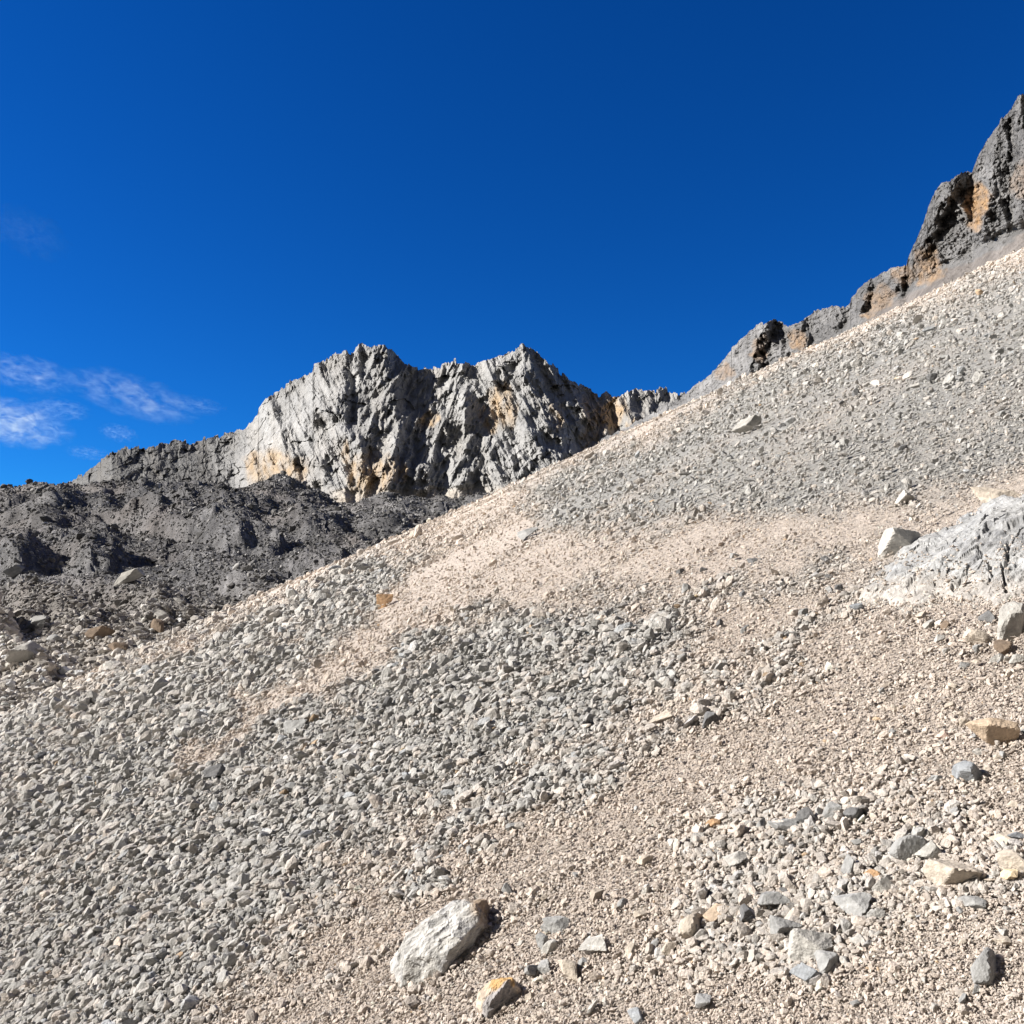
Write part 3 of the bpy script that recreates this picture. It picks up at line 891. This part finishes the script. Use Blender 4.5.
def carved_rock(name, px, py, a0, a1, dims, planes, colf, sub, seed, lift, rough=.03):
    v, f = rock_shape(sub, seed, flat=(1, 1, 1), planes=planes, rough=rough)
    v = v / np.array([v[:, k].max() - v[:, k].min() for k in range(3)])
    u = v.copy()
    o, d = frame_at(px, py)
    e1, e2 = slope_axes(*a0, *a1)
    s = d / F
    v = v * np.array(dims) * s
    v = v + .9 * s * facets(u[:, 0] * 9, u[:, 1] * 9 + u[:, 2] * 7, seed=seed, tilt=.5, step=.3)[:, None] * (u / np.linalg.norm(u, axis=1)[:, None])
    v = v + .035 * s * facets(u[:, 0] * 20 + u[:, 2] * 9, u[:, 1] * 20 - u[:, 2] * 14, seed=seed + 1, tilt=.7, step=.5)[:, None] * (u / np.linalg.norm(u, axis=1)[:, None])
    v = v + .05 * s * crag(u[:, 0] * 3 + u[:, 2], u[:, 1] * 6 - u[:, 2] * 3, 5, seed + 2)[:, None] * (u / np.linalg.norm(u, axis=1)[:, None]) * min(dims)
    ob = mesh_obj(name, v, f, MAT_CARVED, False, colf(u))
    m = Matrix((e1, e2, NRM)).transposed()
    ob.rotation_euler = m.to_euler()
    ob.location = o + NRM * lift * s * dims[2]
    return ob


def boulder_col(u):
    c = np.array([.50, .482, .45]) * np.exp(.25 * fbm(u[:, 0] * 6, u[:, 1] * 14, u[:, 2] * 6, o=4, seed=301))[:, None]
    gr = np.clip(.1 + 1.6 * fbm(u[:, 0] * 4 + 3, u[:, 1] * 10, u[:, 2] * 4, o=4, seed=302), 0, 1)[:, None]
    c = c * (1 - .5 * gr) + .5 * gr * np.array([.30, .30, .31])
    br = (sstep(.26, .40, u[:, 0] + .06 * fbm(u[:, 1] * 8, u[:, 2] * 8, o=3, seed=303)) * .8)[:, None]
    return c * (1 - br) + br * np.array([.34, .24, .15])


b = carved_rock('boulder', 447, 944, (395, 978), (492, 915), (108, 82, 41),
                [(-.12, -.5, 1, .52), (.5, -1, -.3, .7), (1, -.35, .05, .8), (-1, -.1, .45, .86), (0, 1, .35, .72), (-.6, -.9, .3, .8), (-.1, .35, 1, .56),
                 (.75, .35, .8, .76), (.3, -.75, .75, .66), (-.7, .5, .8, .75), (0, 0, -1, .7)], boulder_col, 6, 31, .24, rough=.03)
tag(b, 'big pale grey boulder with a brown right end at the bottom, left of centre', 'boulder')


def lichen_col(u):
    c = np.array([.52, .43, .34]) * np.exp(.2 * fbm(u[:, 0] * 6, u[:, 1] * 6, u[:, 2] * 6, o=4, seed=311))[:, None]
    o = (.8 * sstep(.25, .38, u[:, 2] + .3 * u[:, 0] + .12 * fbm(u[:, 0] * 7, u[:, 1] * 7, o=3, seed=312)))[:, None]
    c = c * (1 - o) + o * np.array([.60, .36, .13])
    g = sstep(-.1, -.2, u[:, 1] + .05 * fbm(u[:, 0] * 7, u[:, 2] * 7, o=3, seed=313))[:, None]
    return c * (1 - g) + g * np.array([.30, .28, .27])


b = carved_rock('stone', 500, 1000, (480, 1005), (520, 985), (44, 34, 23),
                [(-.35, -.1, 1, .55), (.45, -1, .0, .5), (1, .1, .1, .75), (-.9, -.3, .7, .7), (0, 1, .3, .7), (0, 0, -1, .6), (.5, .6, .8, .7)], lichen_col, 5, 33, .3, rough=.03)
tag(b, 'stone with an orange-stained top and dark front at the bottom edge, below the big boulder', 'stone')

# ------------------------------------------------------------------ bedrock outcrop on the right
ox = np.linspace(840, 1150, 460); oy = np.linspace(450, 625, 320)
OX, OY = np.meshgrid(ox, oy, indexing='ij')
x, y, ok = slope_hit(OX, OY)
h, sd, wx, wy, u, q = out_height(OX, OY)
z = slope_z(x, y) + h
base = np.array([.365, .36, .348]) * np.exp(.2 * fbm(u / 40, q / 9, o=4, seed=407))[..., None]
blue = np.clip(.3 + 1.2 * fbm(u / 50, q / 14, o=3, seed=408), 0, 1)[..., None]
cc = base * (1 - .5 * blue) + .5 * blue * np.array([.31, .318, .328])
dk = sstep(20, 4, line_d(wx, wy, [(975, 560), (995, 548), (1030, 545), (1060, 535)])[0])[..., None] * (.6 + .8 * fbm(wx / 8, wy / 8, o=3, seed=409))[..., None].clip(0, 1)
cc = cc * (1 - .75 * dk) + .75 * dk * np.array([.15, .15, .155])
lo = sstep(575, 592, wy)[..., None]
cc = cc * (1 - .6 * lo) + .6 * lo * np.array([.44, .395, .345])
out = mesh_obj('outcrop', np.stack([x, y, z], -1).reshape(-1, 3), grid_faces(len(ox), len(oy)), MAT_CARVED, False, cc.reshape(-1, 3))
tag(out, 'blue-grey bedrock outcrop breaking through the gravel at the right edge', 'rock outcrop')

# ------------------------------------------------------------------ sun and sky
SUN_EL, SUN_AZ = R(31), R(4)         # azimuth: from straight left (-X) turned towards the view direction (+Y)
sd_ = Vector((-math.cos(SUN_EL) * math.cos(SUN_AZ), math.cos(SUN_EL) * math.sin(SUN_AZ), math.sin(SUN_EL)))
sl = bpy.data.lights.new('sun', 'SUN'); sl.energy = 5.0; sl.angle = R(.53); sl.color = (1, .955, .89)
so = bpy.data.objects.new('sun', sl); COL.objects.link(so)
so.rotation_euler = sd_.to_track_quat('Z', 'Y').to_euler()

w = bpy.data.worlds.new('World'); scene.world = w; w.use_nodes = True
nt = w.node_tree; L = nt.links.new
bg = nt.nodes['Background']
sky = nd(nt, 'ShaderNodeTexSky', sky_type='NISHITA', sun_disc=False, sun_elevation=SUN_EL, altitude=2500, air_density=1.0, dust_density=.2, ozone_density=3.0)
sky.sun_rotation = math.atan2(sd_.x, sd_.y)
hs = nd(nt, 'ShaderNodeHueSaturation'); hs.inputs['Saturation'].default_value = 1.3
L(sky.outputs[0], hs.inputs['Color'])
deep = nd(nt, 'ShaderNodeVectorMath', operation='MULTIPLY'); deep.inputs[1].default_value = (.17, .80, 1.36)      # deep mountain blue ahead
L(hs.outputs[0], deep.inputs[0])
pale = nd(nt, 'ShaderNodeHueSaturation'); pale.inputs['Saturation'].default_value = .2; pale.inputs['Value'].default_value = .38   # sky greyed and dimmed behind the camera, added as neutral shadow fill
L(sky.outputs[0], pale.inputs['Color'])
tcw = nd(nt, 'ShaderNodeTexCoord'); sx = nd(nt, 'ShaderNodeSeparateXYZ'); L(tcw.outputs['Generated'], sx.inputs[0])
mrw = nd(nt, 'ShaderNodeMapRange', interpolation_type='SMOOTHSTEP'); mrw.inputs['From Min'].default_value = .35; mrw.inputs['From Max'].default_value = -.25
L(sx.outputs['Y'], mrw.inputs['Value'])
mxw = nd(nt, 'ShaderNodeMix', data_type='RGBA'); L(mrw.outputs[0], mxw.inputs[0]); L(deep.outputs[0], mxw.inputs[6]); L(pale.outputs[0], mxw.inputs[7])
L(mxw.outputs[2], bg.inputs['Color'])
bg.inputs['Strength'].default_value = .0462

# ------------------------------------------------------------------ clouds
def cloud(px, py, wpx, hpx, dens, label, seed, tilt=.0, dist=6000):
    m = bpy.data.materials.new('cloud_vapour'); m.use_nodes = True
    nt = m.node_tree; nt.nodes.clear(); L = nt.links.new
    outn = nd(nt, 'ShaderNodeOutputMaterial')
    pv = nd(nt, 'ShaderNodeVolumePrincipled'); pv.inputs['Color'].default_value = (.93, 1, .91, 1); pv.inputs['Anisotropy'].default_value = .3
    tc = nd(nt, 'ShaderNodeTexCoord')
    mp = nd(nt, 'ShaderNodeMapping'); mp.inputs['Scale'].default_value = (1.3, 1.0, .9); mp.inputs['Location'].default_value = (seed * 3.1, seed * 1.7, seed)
    mp.inputs['Rotation'].default_value = (0, .35, 0)
    L(tc.outputs['Object'], mp.inputs['Vector'])
    nz = nd(nt, 'ShaderNodeTexNoise', i_Scale=3.4, i_Detail=8.0, i_Roughness=.6, i_Distortion=.9); L(mp.outputs[0], nz.inputs['Vector'])
    ln = nd(nt, 'ShaderNodeVectorMath', operation='LENGTH'); L(tc.outputs['Object'], ln.inputs[0])
    fo = nd(nt, 'ShaderNodeMapRange'); fo.inputs['From Min'].default_value = .15; fo.inputs['From Max'].default_value = 1.0
    fo.inputs['To Min'].default_value = 1.0; fo.inputs['To Max'].default_value = 0.0; L(ln.outputs['Value'], fo.inputs['Value'])
    ma = nd(nt, 'ShaderNodeMapRange'); ma.inputs['From Min'].default_value = .51; ma.inputs['From Max'].default_value = .74; L(nz.outputs['Fac'], ma.inputs['Value'])
    mu = nd(nt, 'ShaderNodeMath', operation='MULTIPLY'); L(ma.outputs[0], mu.inputs[0]); L(fo.outputs[0], mu.inputs[1])
    m2 = nd(nt, 'ShaderNodeMath', operation='MULTIPLY'); L(mu.outputs[0], m2.inputs[0]); m2.inputs[1].default_value = dens * .75
    L(m2.outputs[0], pv.inputs['Density']); L(pv.outputs[0], outn.inputs['Volume'])
    v, f = ico(4)
    o = mesh_obj('cloud', v, f, m, True)
    xs, zs = ray(px, py)
    o.location = (float(xs) * dist, dist, H + float(zs) * dist)
    k = dist / F
    o.scale = (wpx * k * .5, hpx * k * 1.1, hpx * k * .5)
    o.rotation_euler = (0, tilt, 0)
    tag(o, label, 'cloud', 'thin clouds low on the left')
    return o


CL = [(5, 422, 140, 52, .010, 'brightest white cloud low at the left edge of the sky', .16),
      (132, 396, 150, 48, .0038, 'long thin wispy cloud streaming down to the right over the left ridge', .28),
      (28, 374, 110, 40, .0034, 'wispy cloud at the left edge above the brightest white cloud', .18),
      (58, 409, 72, 24, .0050, 'small streaky cloud right of the brightest white cloud', .1),
      (118, 433, 40, 20, .0065, 'small compact cloud puff below the long wispy cloud', .1),
      (88, 453, 50, 16, .0055, 'tiny cloud low over the left end of the ridge', .1),
      (195, 405, 70, 20, .0035, 'faint cloud trail at the right end of the long wispy cloud', .15),
      (25, 232, 90, 50, .00035, 'very faint cloud veil high at the left edge of the sky', .2)]
for k, (px, py, wp, hp, dn, lb, tl) in enumerate(CL):
    cloud(px, py, wp, hp, dn, lb, k + 1, tl)

# ------------------------------------------------------------------ render settings
scene.render.engine = 'CYCLES'
scene.view_settings.view_transform = 'Standard'
scene.view_settings.look = 'None'
scene.view_settings.exposure = 1.0
scene.view_settings.gamma = 1
scene.cycles.use_denoising = True
scene.cycles.max_bounces = 6
scene.cycles.volume_bounces = 1
scene.cycles.volume_step_rate = 1.0
